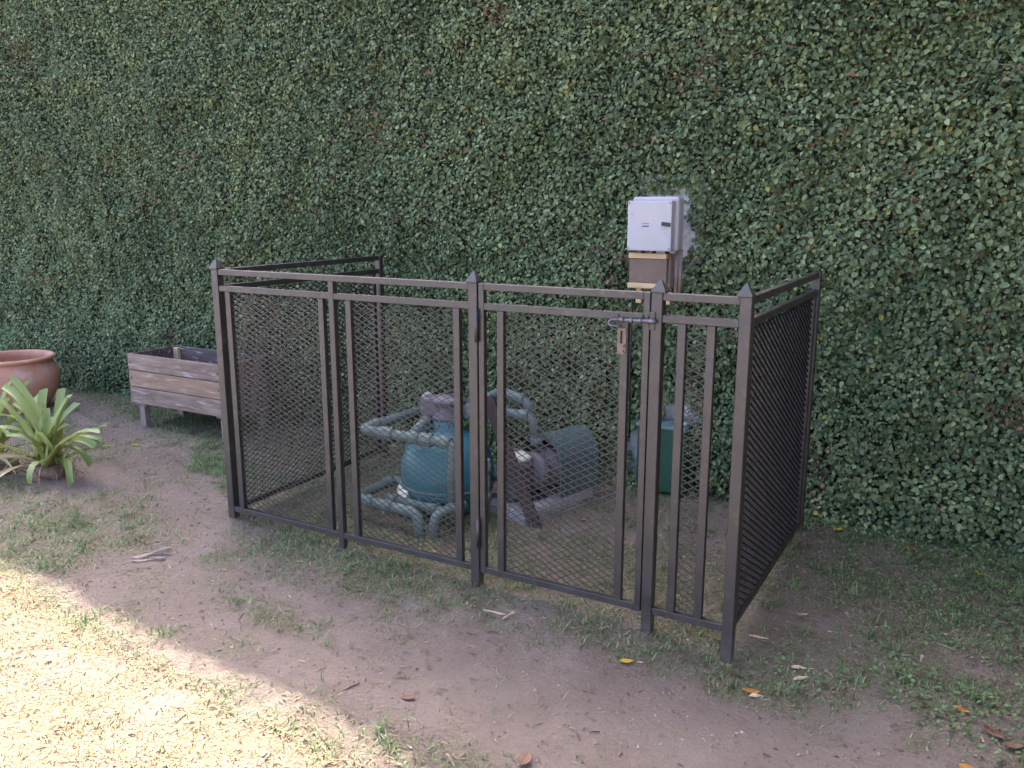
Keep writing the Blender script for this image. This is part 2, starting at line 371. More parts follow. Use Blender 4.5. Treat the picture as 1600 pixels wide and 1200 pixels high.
# young shoots that stick out a little
sh = rng.random(n) < .02; dep = dep+sh*rng.uniform(.01, .05, n)
iy = WY-np.clip(dep, .008, 1)
crest = sstep(3.40, 3.6, iz); iy = iy+crest*rng.uniform(-.02, .30, n)                # the crest grows over the wall top
iz2 = np.maximum(iz, gz(ix, iy)+.01)
P = np.stack([ix, iy, iz2], 1)
e = .03                                                                             # slope of the leaf surface tilts the leaves
sx = (bulge(ix+e, iz)-bulge(ix-e, iz))/(2*e); sz = (bulge(ix, iz+e)-bulge(ix, iz-e))/(2*e)
sn = np.stack([-sx*.7, -np.ones(n), -sz*.7], 1)
nrm = sn/np.linalg.norm(sn, axis=1, keepdims=True)+np.stack([rng.normal(0, .62, n), rng.normal(0, .3, n), .62+rng.normal(0, .5, n)], 1)
nrm /= np.linalg.norm(nrm, axis=1, keepdims=True)
ang = rng.normal(0, .9, n)
dr = np.stack([np.sin(ang), -.25*np.ones(n), -np.cos(ang)], 1); dr -= (dr*nrm).sum(1, keepdims=True)*nrm
sizes = .0225*np.minimum(rng.lognormal(0, .30, n), 1.55)*np.interp(ix, [-5, -1.2, 1, 3], [.80, .80, .88, 1.02]); widths = sizes*rng.uniform(.82, 1.05, n)
hue = fbm(ix*1.6, iz*1.6, 101, 3)+.5*(fbm(ix*7, iz*7, 111, 2)-.5)
c0 = np.array([.064, .104, .052]); c1 = np.array([.245, .305, .145])
cl = c0+(c1-c0)*np.clip(.05+.85*rng.random(n)**1.3+.45*(hue-.5), 0, 1)[:, None]
r = rng.random(n)
cl[r < .10] = cl[r < .10]*.75+.25*np.array([.16, .19, .05])
yl = r < .010; cl[yl] = np.array([.26, .24, .06])
deadfield = fbm(ix*3.2, iz*3.2, 121, 3)
dead = (rng.random(n) < .006+.22*sstep(.70, .78, deadfield)); cl[dead] = np.array([.20, .105, .07])*rng.uniform(.6, 1.4, (dead.sum(), 1))
# the leaves that show largest in the photograph are single parts, the rest one mass
dist = np.linalg.norm(P-CAM, axis=1)
inview = (ix > 2.2) & (ix < 3.25) & (iz > .15) & (iz < 2.35) & (dep > bulge(ix, iz)-.012)
order = np.argsort(np.where(inview, -sizes/dist, 9)); single = np.zeros(n, bool); single[order[:300]] = True
k = ~single
V, Fc = scatter(P[k], dr[k], nrm[k], sizes[k], widths[k], LEAF, LEAF_F)
tag(np_mesh('leaves', V, Fc, M['leaf'], ivy, colors=np.repeat(cl[k], 6, 0)), kind='stuff')
# single leaves: rounder, one mesh per tint, shared
LT = [(0, 0, 0)]; LTN = 9
BIG = np.array([(0, 0, 0), (-.30, .10, .07), (-.43, .38, .12), (-.30, .72, .09), (0, 1, -.08), (.30, .72, .09), (.43, .38, .12), (.30, .10, .07), (0, .38, -.01), (0, .7, -.02)], float)
BIGF = [(0, 8, 2, 1), (8, 9, 3, 2), (9, 4, 3), (0, 7, 6, 8), (8, 6, 5, 9), (9, 5, 4)]
tints = []
for t in range(8):
    me = bpy.data.meshes.new('leaf'); me.from_pydata([tuple(v) for v in BIG*np.array([1, 1, rng.uniform(.3, 1.2)])], [], BIGF); me.update()
    a = me.color_attributes.new('Col', 'FLOAT_COLOR', 'POINT'); c = np.ones((len(BIG), 4), np.float32); c[:, :3] = c0+(c1-c0)*(t/7); a.data.foreach_set('color', c.ravel())
    me.materials.append(M['leaf']); tints.append(me)
fx, fy, fz = rotm(dr, nrm)
for i in np.nonzero(single)[0]:
    t = int(np.clip((hue[i]-.3)/.45*7, 0, 7))
    o = bpy.data.objects.new('leaf', tints[t]); link(o, ivy)
    o.matrix_basis = Matrix([(*(fx[i][j]*widths[i], fy[i][j]*sizes[i], fz[i][j]*widths[i]), P[i][j]) for j in range(3)]+[(0, 0, 0, 1)])
# dark mat of stems the leaves grow from
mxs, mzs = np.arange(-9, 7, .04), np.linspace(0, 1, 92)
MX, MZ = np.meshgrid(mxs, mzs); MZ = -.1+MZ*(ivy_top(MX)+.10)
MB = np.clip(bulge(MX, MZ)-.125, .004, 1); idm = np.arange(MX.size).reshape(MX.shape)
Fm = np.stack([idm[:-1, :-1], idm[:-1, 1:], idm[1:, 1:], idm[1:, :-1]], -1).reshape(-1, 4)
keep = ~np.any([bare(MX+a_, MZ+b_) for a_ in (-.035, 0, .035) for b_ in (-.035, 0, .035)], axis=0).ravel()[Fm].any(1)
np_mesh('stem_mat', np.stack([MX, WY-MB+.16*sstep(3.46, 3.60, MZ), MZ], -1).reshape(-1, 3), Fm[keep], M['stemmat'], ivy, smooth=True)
# dry stems
SV_, SF_ = [], []; off = 0
cx_ = []
while len(cx_) < 600:
    x, z = rng.uniform(-4.6, 3.6), rng.uniform(.1, 3.2)
    if x < 1 and rng.random() < .5: continue
    f = float(fbm(np.array([x*3.2]), np.array([z*3.2]), 121, 3)[0])
    if f > .62 or rng.random() < .06: cx_.append((x, z))
for x, z in cx_:
    a = rng.uniform(0, 6.28); L = rng.uniform(.025, .085); pts = []
    for t in np.linspace(0, 1, 4):
        q = a+t*rng.normal(0, .9); px_, pz_ = x+L*t*math.cos(q), z+L*t*math.sin(q)
        pts.append((px_, WY-float(bulge(np.array([px_]), np.array([pz_]))[0])-.004-.016*rng.random(), pz_))
    if bare(np.array([x]), np.array([z]))[0]: continue
    v, f = tube_pts(pts, .0019, 4, cap=False); SV_ += [tuple(q) for q in v]; SF_ += [tuple(i+off for i in q) for q in f]; off += len(v)
tag(np_mesh('dry_stems', np.array(SV_), np.array(SF_), M['stem'], ivy), kind='stuff')

hs = thing('sky_block_house', 'unseen brown house added at the right to block sky light', 'light blocker', (7.2, -1.8, 0))  # added out of view to keep sky light off the fence's right-hand faces
span('wall', (5.0, 9.4), (-5.0, 1.5), (-.3, 3.9), simple('brown_render', (.14, .11, .09), (.19, .15, .125), 6, .9, bump=.4), hs, bev=.01)
rf = span('roof', (4.6, 9.8), (-5.4, 1.55), (3.901, 4.12), simple('roof_felt', (.08, .06, .05), (.12, .09, .08), 9, .9), hs, bev=.02)
for y_ in (-3.6, -.9):
    wn = span('window', (4.985, 5.0), (y_-.6, y_+.6), (1.0, 2.2), simple('window_glass', (.03, .035, .04), rough=.1), hs)
    span('sill', (4.93, 4.999), (y_-.68, y_+.68), (.92, .998), M['plaster'], wn)

# ------------------------------------------------------------------ fence round the pump
def cap_mesh(name, x, y, z, s, h, parent, yaw=0):
    bm = bmesh.new(); hs = s/2
    q = [bm.verts.new((x+a*hs, y+b*hs, z+c)) for c in (0, .005) for a, b in ((-1, -1), (1, -1), (1, 1), (-1, 1))]
    t = bm.verts.new((x, y, z+h))
    bm.faces.new(q[3::-1])
    for i in range(4):
        j = (i+1) % 4; bm.faces.new((q[i], q[j], q[4+j], q[4+i])); bm.faces.new((q[4+i], q[4+j], t))
    return from_bm(name, bm, M['paint'], parent)
def mesh_panel(parent, o, u, width, z0, z1, a=.050, b=.027, wd=.0028, dp=.0034, mat='mesh_lit'):
    """expanded-metal diamonds: o start point (x,y), u direction in plan"""
    nrm_ = np.array([-u[1], u[0], 0.]); U = np.array([u[0], u[1], 0.]); Zv = np.array([0, 0, 1.])
    E = []
    nu, nz = int(width/(a/2))+1, int((z1-z0)/(b/2))+1
    for i in range(nu):
        for j in range(-1, nz+1):
            if (i+j) % 2: continue
            p = (i*a/2, z0+j*b/2)
            for s in (1, -1):
                q = (p[0]+a/2, p[1]+s*b/2); p_, q_ = p, q
                if q_[0] > width:
                    t = (width-p_[0])/(q_[0]-p_[0]); q_ = (width, p_[1]+t*(q_[1]-p_[1]))
                if q_[0]-p_[0] < .002 or max(p_[1], q_[1]) > z1 or min(p_[1], q_[1]) < z0: continue
                E.append((*p_, *q_))
    E = np.array(E); p = E[:, :2]; q = E[:, 2:]
    d = q-p; d /= np.linalg.norm(d, axis=1, keepdims=True); pr = np.stack([-d[:, 1], d[:, 0]], 1)*wd/2
    lift = np.where(((q-p)[:, 1] > 0), 1, -1)*.0012           # strands weave slightly out of plane
    O = np.array([o[0], o[1], 0.]); V = []
    for base in (p-d*.0012, q+d*.0012):
        for s, dd in ((1, 1), (-1, 1), (-1, -1), (1, -1)):
            c = base+s*pr; V.append(O+c[:, :1]*U+c[:, 1:]*Zv+nrm_*(dd*dp/2+lift)[:, None])
    V = np.stack(V, 1).reshape(-1, 3); k = np.arange(len(E))*8
    Fq = np.stack([np.stack([k+i, k+(i+1) % 4, k+4+(i+1) % 4, k+4+i], 1) for i in range(4)], 1).reshape(-1, 4)
    return np_mesh('mesh_panel', V, Fq, M[mat], parent)
pm = M['paint']
ZT, Z2, ZB = 1.255, 1.179, .091          # tops of the three rails
RH = .026
PA, PB, PC, PD = 0.0, 1.424, 2.172, 2.476
DB = 1.225                               # depth of the enclosure
fence = thing('pump_enclosure', 'black-brown steel fence with diamond mesh boxing in the pool pump', 'fence', (PD/2, DB/2, 0))
def post(x, y, wd, top, cap=True, dy=.0, low=-.18, cdx=0):
    o = span('post', (x-wd/2, x+wd/2), (y-wd/2, y+wd/2), (low, top), pm, fence, bev=.0022)
    if cap: cap_mesh('cap', x+cdx, y, top+.0004, .052, .047, o)
    return o
PW = .040
for x, dx in ((PA, -.002), (PB, -.003), (PC, .005), (PD, -.005)): post(x, .02, PW, 1.256, cdx=dx)
post(PA, DB, .036, ZT, cap=False); post(PD, DB, .036, ZT, cap=False)
post(.705, .016, .029, ZT-RH-.0003, cap=False)
def rails_x(x0, x1, par, skip=()):
    for zt in (ZT, Z2, ZB): span('rail', (x0, x1), (.004, .029), (zt-RH, zt), pm, par)
def bar_x(x, par, wd=.029): span('bar', (x-wd/2, x+wd/2), (.0045, .0285), (ZB+.0004, Z2-RH-.0004), pm, par)
e_ = .0005
# the slender post is cut round the rails: rails run through in front of it
rails_x(PA+PW/2+e_, PB-PW/2-e_, fence)
for x in (.074, .642, .795, 1.344): bar_x(x, fence)
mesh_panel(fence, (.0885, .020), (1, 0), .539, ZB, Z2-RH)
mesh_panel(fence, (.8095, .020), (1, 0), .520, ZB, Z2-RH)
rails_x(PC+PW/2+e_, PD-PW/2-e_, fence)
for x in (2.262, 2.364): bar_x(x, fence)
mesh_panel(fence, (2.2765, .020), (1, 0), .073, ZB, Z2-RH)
for X, sgn in ((PA, 1), (PD, -1)):
    for zt in (ZT, Z2, ZB): span('rail', (X-.0125, X+.0125), (.04+e_, DB-.018-e_), (zt-RH, zt), pm, fence)
    for y in (.075, DB-.060): span('bar', (X-.012, X+.012), (y-.0145, y+.0145), (ZB+.0004, Z2-RH-.0004), pm, fence)
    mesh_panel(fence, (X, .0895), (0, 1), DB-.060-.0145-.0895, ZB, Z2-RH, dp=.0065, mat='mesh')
# strike plate and barrel keeper on the gate post
kp = box('keeper_plate', (PC-.013, -.0025, 1.157), (.020, .004, .064), pm, fence)
tube('keeper_barrel', [(PC-.024, -.012, 1.157), (PC+.002, -.012, 1.157)], .0085, M['galv'], kp, 10)
for z0, z1 in ((1.027, 1.152), (.176, .298)):
    hg = tube('hinge', [(PB+PW/2+.002, -.007, z0), (PB+PW/2+.002, -.007, z1)], .0075, pm, fence, 10)
    tube('hinge_pin', [(PB+PW/2+.002, -.007, z1), (PB+PW/2+.002, -.007, z1+.006)], .005, M['galv'], hg, 8)

# gate (hinged on the second post)
G0, G1 = 1.4485, 2.1465
gate = thing('enclosure_gate', 'steel gate with sliding bolt between the two middle capped posts', 'gate', (G0, .016, .06))
for x0 in (G0, G1-.024): span('stile', (x0, x0+.024), (.004, .029), (ZB-RH, ZT), pm, gate)
for zt in (ZT, Z2, ZB): span('rail', (G0+.024+e_, G1-.024-e_), (.0045, .0285), (zt-RH, zt), pm, gate)
for x in (1.545, 2.053): bar_x(x, gate)
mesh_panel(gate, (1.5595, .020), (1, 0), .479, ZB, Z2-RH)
lk = box('lock_plate', (2.046, .0022, 1.078), (.033, .0035, .094), M['rust'], gate, bev=.0012)
box('slot', (2.045, -.0002, 1.092), (.007, .003, .045), M['hole'], lk, bev=.001)
box('slot', (2.057, -.0002, 1.062), (.004, .003, .010), M['hole'], lk, bev=.0008, rot=Matrix.Rotation(.6, 4, 'Y'))
box('slot', (2.056, -.0002, 1.040), (.003, .003, .012), M['hole'], lk, bev=.0008, rot=Matrix.Rotation(-.7, 4, 'Y'))
bp_ = box('bolt_plate', (2.080, .0018, 1.158), (.128, .0034, .030), pm, gate, bev=.001)
for x in (2.034, 2.125): tube('screw', [(x, .001, 1.169), (x, -.003, 1.169)], .004, M['hole'], bp_, 8)
bolt = tube('sliding_bolt', [(2.012, -.012, 1.154), (2.152, -.012, 1.157), (2.176, -.012, 1.1575)], .0062, M['galv'], gate, 10)
for x in (2.050, 2.085, 2.118): tube('collar', [(x-.007, -.012, 1.1553), (x+.007, -.012, 1.1556)], .0085, M['galv'], bolt, 10)
loop = [(2.040, -.012, 1.153), (2.014, -.012, 1.153), (2.003, -.012, 1.149), (2.000, -.012, 1.143), (2.003, -.012, 1.137), (2.014, -.012, 1.133), (2.046, -.012, 1.131)]
tube('bolt_handle', round_path(loop, .006, 3), .0042, M['galv'], bolt, 8)

# ------------------------------------------------------------------ pool filter
sf = thing('sand_filter', 'teal round pool sand filter tank with green painted pipes inside the fence', 'pool filter', (.82, .7, .02))
prof = [(.13, .03), (.20, .035), (.222, .06), (.225, .10), (.232, .115), (.236, .13), (.236, .145), (.232, .155), (.238, .17), (.238, .22), (.231, .28), (.212, .335), (.178, .385), (.125, .42), (.07, .435), (.07, .48), (0.0, .48)]
tk = lathe('tank', prof, M['tank'], sf, (.82, .70, 0), 56)
lathe('clamp_band', [(.2385, .148), (.2425, .150), (.2425, .166), (.2385, .168)], M['cover'], tk, (.82, .70, 0), 56)
bm = bmesh.new(); rr2 = [[bm.verts.new((.82+r_*math.cos(a_), .70+r_*math.sin(a_), z_)) for r_, z_ in ((.243, .150), (.262, .118), (.250, .108), (.236, .125))] for a_ in np.linspace(R(196), R(250), 10)]
for q0, q1 in zip(rr2, rr2[1:]):
    for i in range(4): bm.faces.new((q0[i], q0[(i+1) % 4], q1[(i+1) % 4], q1[i]))
bm.faces.new(rr2[0]); bm.faces.new(rr2[-1][::-1]); bmesh.ops.recalc_face_normals(bm, faces=bm.faces[:])
from_bm('white_rim_piece', bm, M['cream'], tk)
fb = lathe('base', [(.19, -.03), (.20, .0), (.17, .034)], M['greyplastic'], sf, (.82, .70, 0), 40)
vb = lathe('valve_body', [(.085, .481), (.088, .50), (.075, .51), (.075, .565), (.09, .57), (.092, .585), (.07, .60), (.03, .61), (0, .612)], M['greyplastic'], sf, (.82, .72, 0), 28)
for an in (2.6, 3.5, .4):
    c, s = math.cos(an), math.sin(an)
    tube('port', [(.82+.06*c, .72+.06*s, .535), (.82+.13*c, .72+.13*s, .535)], .034, M['greyplastic'], vb, 14)
bm = bmesh.new(); add_box(bm, (.735, .70, .545), (.10, .11, .095), Matrix.Rotation(.3, 4, 'Z'), .012, 2)
from_bm('valve_housing', bm, M['greyplastic'], sf)
tube('valve_handle', [(.80, .72, .615), (.86, .70, .635), (.93, .69, .66)], .012, M['blackplastic'], sf, 10)
gg = tube('pressure_gauge', [(.60, .86, .535), (.60, .84, .537)], .035, M['white'], sf, 16)
box('union_nut', (.645, .85, .515), (.05, .05, .05), M['white'], sf, bev=.012, seg=2)
PR = .0255
def pipe(pts, col=(), r=PR, rr=.05):
    o = tube('pipe', round_path(pts, rr, 5), r, M['pvc'], sf, 14)
    for a, d in col:
        a, d = Vector(a), Vector(d).normalized()
        tube('pipe_collar', [a-d*.024, a+d*.024], r*1.22, M['pvc'], o, 14)
    return o
def lerp(a, b, t): return tuple(a[i]+(b[i]-a[i])*t for i in range(3))
A1, A2, A3, A4 = (.66, .80, .505), (.50, .41, .455), (1.00, .485, .43), (1.02, .44, .12)
pipe([A1, A2, A3, A4], [(lerp(A2, A3, t), Vector(A3)-Vector(A2)) for t in (.25, .60, .93)]+[(lerp(A1, A2, .8), Vector(A2)-Vector(A1))])
B1, B2 = (.70, .80, .50), (.77, .46, .445)
pipe([B1, B2], [(lerp(B1, B2, .5), Vector(B2)-Vector(B1))])
pipe([(.70, .88, .52), (.55, .93, .51)], [((.60, .915, .512), (-1, .3, 0))])
C = [(.99, .56, .13), (.52, .64, .13), (.525, .325, .13), (.92, .30, .125), (.95, .275, -.08)]
pipe(C, [(lerp(C[0], C[1], .45), (-1, .15, 0)), (lerp(C[2], C[3], .25), (1, -.05, 0)), (lerp(C[2], C[3], .55), (1, -.05, 0)), (lerp(C[1], C[2], .15), (0, -1, 0))])
D_ = [(1.05, .50, .13), (1.00, .32, .125), (1.005, .30, -.08)]
pipe(D_, [(lerp(D_[0], D_[1], .4), (-.2, -1, 0))])
E_ = [(.90, .76, .535), (.95, 1.03, .58), (1.13, .985, .555), (1.17, 1.00, .40)]
pipe(E_, [(lerp(E_[1], E_[2], .8), (1, -.2, 0))])
F_ = [(.92, .72, .52), (1.03, .90, .50), (1.19, .93, .495), (1.205, .955, .345)]
pipe(F_, [(lerp(F_[1], F_[2], .75), (1, .1, 0)), (lerp(F_[2], F_[3], .9), (.1, .1, -1)), ])

H_ = [(1.11, .60, .34), (1.115, .585, .04)]
pipe(H_, [(lerp(H_[0], H_[1], .15), (0, 0, 1)), (lerp(H_[0], H_[1], .62), (0, 0, 1))], r=.024)
K_ = [(.62, .455, .10), (1.04, .43, .10)]
pipe(K_, [(lerp(K_[0], K_[1], .1), (1, 0, 0)), (lerp(K_[0], K_[1], .7), (1, 0, 0))])
for t_ in (.30, .72):
    c_ = Vector(lerp(A2, A3, t_)); tube('pipe_coupling', [c_-Vector((.03, .004, 0)), c_+Vector((.03, .004, 0))], PR*1.35, M['pvc'], sf, 8, smooth=False)
for a_ in np.linspace(0, 2*math.pi, 9)[:-1]:
    tube('clamp_bolt', [(.82+.066*math.cos(a_), .70+.066*math.sin(a_), .455), (.82+.066*math.cos(a_), .70+.066*math.sin(a_), .487)], .006, M['galv'], sf, 6)
# ------------------------------------------------------------------ slab, pump, cover, plank
def slab_mesh(name, corners, z0, z1, mat, n=12, jit=.008):
    bm = bmesh.new()
    bot = [bm.verts.new((x, y, z0)) for x, y in corners]; top = [bm.verts.new((x, y, z1)) for x, y in corners]
    k = len(corners); bm.faces.new(top); bm.faces.new(bot[::-1])
    for i in range(k): bm.faces.new((bot[i], bot[(i+1) % k], top[(i+1) % k], top[i]))
    bmesh.ops.bevel(bm, geom=bm.edges[:], offset=.008, segments=2, affect='EDGES')
    bmesh.ops.triangulate(bm, faces=bm.faces[:])
    bmesh.ops.subdivide_edges(bm, edges=[e for e in bm.edges if e.calc_length() > .05], cuts=4, use_grid_fill=True)
    for v in bm.verts:
        p = v.co; j = float(fbm(np.array([p.x*14+p.z*9]), np.array([p.y*14+p.z*5]), 131, 3)[0])-.5
        v.co.z += j*jit*2 if p.z > z0+.02 else 0; v.co.x += j*jit*1.5; v.co.y += (float(fbm(np.array([p.x*16]), np.array([p.z*16+p.y*7]), 133, 3)[0])-.5)*jit*1.5
    return from_bm(name, bm, mat)
sl = slab_mesh('concrete_slab', [(.98, .74), (1.30, .67), (1.42, 1.20), (1.08, 1.24)], -.08, .075, M['concrete'])
tag(sl, 'rough broken-edged concrete slab under the pool pump', 'concrete slab')
AX = Vector((math.sin(.28), math.cos(.28), 0)); AXR = Matrix.Rotation(-.28, 4, 'Z')
pump = thing('pool_pump', 'grey pool pump with cream strainer lid half under green cover', 'pump', (1.17, .93, .075))
toY = AXR @ Matrix.Rotation(-math.pi/2, 4, 'X')
lathe('motor', [(.03, -.01), (.085, 0), (.098, .012), (.098, .045), (.088, .05), (.088, .10), (.098, .105), (.098, .19), (.09, .20), (.09, .36), (0, .37)], M['greyplastic'], pump, (1.205, .885, .215), 32, toY)
for i in range(10):
    an = i*math.pi/5; o = Vector((1.205, .885, .215))+AX*.15+(AXR @ Vector((.099*math.cos(an), 0, .099*math.sin(an))))
    box('cooling_fin', o, (.006, .075, .012), M['greyplastic'], pump, rot=AXR @ Matrix.Rotation(-an, 4, 'Y') @ Matrix.Rotation(math.pi/2, 4, 'Y'), bev=.001)
lathe('strainer_pot', [(.07, .0), (.075, .02), (.07, .1), (.078, .17), (.082, .175), (.082, .19), (0, .195)], M['greyplastic'], pump, (1.150, .835, .09), 28)
ld = lathe('strainer_lid', [(.076, 0), (.078, .012), (.06, .03), (.02, .036), (0, .036)], M['cream'], pump, (1.150, .835, .287), 28)
box('lid_grip', (1.125, .86, .325), (.05, .018, .02), M['greyplastic'], ld, bev=.004)
box('foot', (1.20, .90, .094), (.16, .09, .030), M['blackplastic'], pump, rot=AXR, bev=.004)
pl = box('rating_plate', (1.20, .770, .215), (.040, .002, .036), M['whitelabel'], pump, rot=Matrix.Rotation(.25, 4, 'Z'), bev=0)
tube('union', [(1.12, .85, .19), (1.0, .80, .19)], .032, M['pvc'], pump, 14)
# tunnel cover
bm = bmesh.new(); L0, L1, rr_, hh = -.005, .30, .138, .165; rows = []
for yy in (L0, L0+.012, L0+.02, L1):
    row = []
    rad = rr_+(.006 if yy < L0+.015 else 0)
    prof2 = [(-rad, 0)]+[(-rad*math.cos(t), hh+rad*math.sin(t)) for t in np.linspace(0, math.pi, 15)]+[(rad, 0)]
    row = [bm.verts.new(Vector((1.215, .985, .078))+AXR @ Vector((a, yy, b))) for a, b in prof2]; rows.append(row)
for r0, r1 in zip(rows, rows[1:]):
    for i in range(len(r0)-1): bm.faces.new((r0[i], r0[i+1], r1[i+1], r1[i]))
bm.faces.new(rows[-1])
bmesh.ops.recalc_face_normals(bm, faces=bm.faces[:])
cv = from_bm('pump_cover', bm, M['cover'], smooth=True)
md = cv.modifiers.new('thickness', 'SOLIDIFY'); md.thickness = .006; md.offset = -1
md = cv.modifiers.new('edges', 'EDGE_SPLIT'); md.split_angle = R(50)
tag(cv, 'dark green arched plastic cover over the pump motor', 'cover')
# leaning plank
p0, p1 = Vector((1.375, .665, -.03)), Vector((1.00, .80, .60)); d = (p1-p0); L = d.length; d.normalize()
sd_ = Vector((1, .28, 0)); sd_ = (sd_-d*sd_.dot(d)).normalized(); nn = sd_.cross(d)
rot = Matrix((sd_, nn, d)).transposed().to_4x4()
pk = box('leaning_plank', (p0+p1)/2, (.062, .028, L), M['plank'], rot=rot, bev=.004)
tag(pk, 'dark brown plank leaning against the filter pipes in front of the pump', 'plank')

# ------------------------------------------------------------------ electrical boxes on the wall
eb = thing('electrical_box', 'white plastic electrical box mounted on the ivy wall', 'electrical box', (1.69, 1.47, 1.30))
bm = bmesh.new(); add_box(bm, (1.674, 1.345, 1.455), (.242, .082, .266), None, .016, 3); from_bm('enclosure', bm, M['white'], eb, smooth=False)
box('wall_bracket', (1.62, 1.485, 1.455), (.10, .17, .10), M['legwood'], eb)
dr_ = box('door', (1.664, 1.277, 1.447), (.228, .052, .244), M['white'], eb, bev=.006, seg=2)
bm = bmesh.new(); add_box(bm, (1.752, 1.2465, 1.456), (.046, .012, .019), Matrix.Rotation(.12, 4, 'Y'), .004, 2); from_bm('door_catch', bm, M['blackplastic'], dr_)
for z_ in (1.37, 1.525): tube('hinge', [(1.5485, 1.272, z_-.02), (1.5485, 1.272, z_+.02)], .006, M['white'], dr_, 8)
for x_ in (1.60, 1.66, 1.73): tube('cable_gland', [(x_, 1.345, 1.285), (x_, 1.345, 1.3225)], .011, M['blackplastic'], eb, 10)
for x_, z_ in ((1.558, 1.337), (1.768, 1.337), (1.558, 1.557), (1.768, 1.557)): tube('screw', [(x_, 1.252, z_), (x_, 1.2495, z_)], .0042, M['galv'], dr_, 8)
box('red_mark', (1.645, 1.2498, 1.459), (.036, .0012, .0035), M['red'], dr_, bev=0)
for i, (dx, ww) in enumerate(((-.0135, .009), (-.0025, .008), (.0055, .004), (.0132, .008))): box('blue_mark', (1.645+dx, 1.2498, 1.4455), (ww, .0012, .006), M['blue'], dr_, bev=0)
mp = thing('meter_panel', 'brown panel between two tan timber strips below the white box', 'panel', (1.69, 1.40, 1.1))
ZP = 1.295
box('panel', (1.640, 1.330, 1.222), (.200, .030, .122), M['meter'], mp, bev=.002)
box('batten', (1.640, 1.325, 1.297), (.200, .045, .026), M['timber'], mp, bev=.002)
box('batten', (1.638, 1.325, 1.147), (.202, .045, .026), M['timber'], mp, bev=.002)
for x in (1.572, 1.725): box('mounting_leg', (x, 1.385, 1.10), (.030, .022, .10), M['timber'], mp, bev=.002)
box('backing_board', (1.645, 1.376, 1.222), (.205, .060, .17), M['legwood'], mp, bev=.002)
for i, x in enumerate((1.762, 1.784)):
    tube('conduit', [(x, 1.395, 1.33), (x, 1.395, 1.10)], .009, M['legwood'], mp, 10)
cb = tube('cable', round_path([(1.535, 1.45, 1.36), (1.515, 1.40, 1.33), (1.505, 1.41, 1.2), (1.52, 1.42, 1.08), (1.515, 1.43, .7), (1.52, 1.44, .3)], .05), .005, M['blackplastic'], None, 8)
tag(cb, 'thin black cable hanging down the ivy left of the white box', 'cable')
gb = thing('green_box', 'dark green metal box hung low on the wall behind the fence', 'box', (1.73, 1.40, .06))
box('body', (1.728, 1.43, .228), (.262, .15, .345), M['greenbox'], gb, bev=.006, seg=2)
box('lid', (1.728, 1.425, .4095), (.274, .166, .016), M['greenlid'], gb, bev=.005, seg=2)
tube('knob', [(1.84, 1.40, .418), (1.84, 1.40, .437)], .014, M['white'], gb, 12)

# ------------------------------------------------------------------ planter
pb = thing('planter_box', 'weathered wooden planter box on four legs by the fence', 'planter', (-1.54, 1.13, .02))
X0, X1, Y0, Y1, Zb, Zt = -2.00, -1.085, .95, 1.34, .195, .543
bh = (Zt-Zb)/3
for i in range(3):
    z = Zb+bh*(i+.5); mt = M['woodwarm'] if i == 1 else M['wood']
    fbd = box('board', ((X0+X1)/2, Y0, z+.001*i), (X1-X0, .022, bh-.004), mt, pb, bev=.003, rot=Matrix.Rotation(rng.normal(0, .002), 4, 'Y'))
    for x in (X0+.025, X1-.03):
        tube('nail', [(x, Y0-.0095, z+rng.uniform(-.01, .02)), (x, Y0-.013, z+rng.uniform(-.01, .02))], .0055, M['rust'], fbd, 8)
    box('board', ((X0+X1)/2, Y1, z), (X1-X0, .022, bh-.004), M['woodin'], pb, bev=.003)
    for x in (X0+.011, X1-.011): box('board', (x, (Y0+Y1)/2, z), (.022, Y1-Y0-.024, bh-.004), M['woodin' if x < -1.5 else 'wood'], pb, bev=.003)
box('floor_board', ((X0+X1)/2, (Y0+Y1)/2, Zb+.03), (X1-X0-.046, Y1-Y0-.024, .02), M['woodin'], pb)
for x in (X0+.075, X1-.03):
    for y in (Y0+.035, Y1-.04):
        gzv = float(gz(x, y)); box('leg', (x, y, (Zb-.021+gzv-.02)/2), (.055, .045, Zb-.021-gzv+.02), M['legwood'], pb, bev=.003)
    box('cross_batten', (x-.01, (Y0+Y1)/2, Zb-.0105), (.12, Y1-Y0-.03, .019), M['legwood'], pb, bev=.002)
box('corner_stake', (X0+.045, Y1-.026, (Zb+Zt)/2), (.045, .028, Zt-Zb-.02), M['timber'], pb, bev=.003)

# ------------------------------------------------------------------ terracotta pot
pz = float(gz(-3.12, .82))
po = lathe('terracotta_pot', [(0.162, 0.0), (0.194, 0.008), (0.243, 0.071), (0.293, 0.158), (0.313, 0.237), (0.309, 0.3), (0.286, 0.348), (0.268, 0.37), (0.27, 0.381), (0.286, 0.39), (0.297, 0.4), (0.297, 0.411), (0.286, 0.419), (0.27, 0.419), (0.257, 0.407), (0.257, 0.371), (0.279, 0.316), (0.293, 0.237), (0.261, 0.134), (0.18, 0.071), (0.0, 0.063)], M['terracotta'], None, (-3.19, .82, pz-.01), 64)
tag(po, 'large empty round terracotta pot with pale stains at left edge', 'pot')

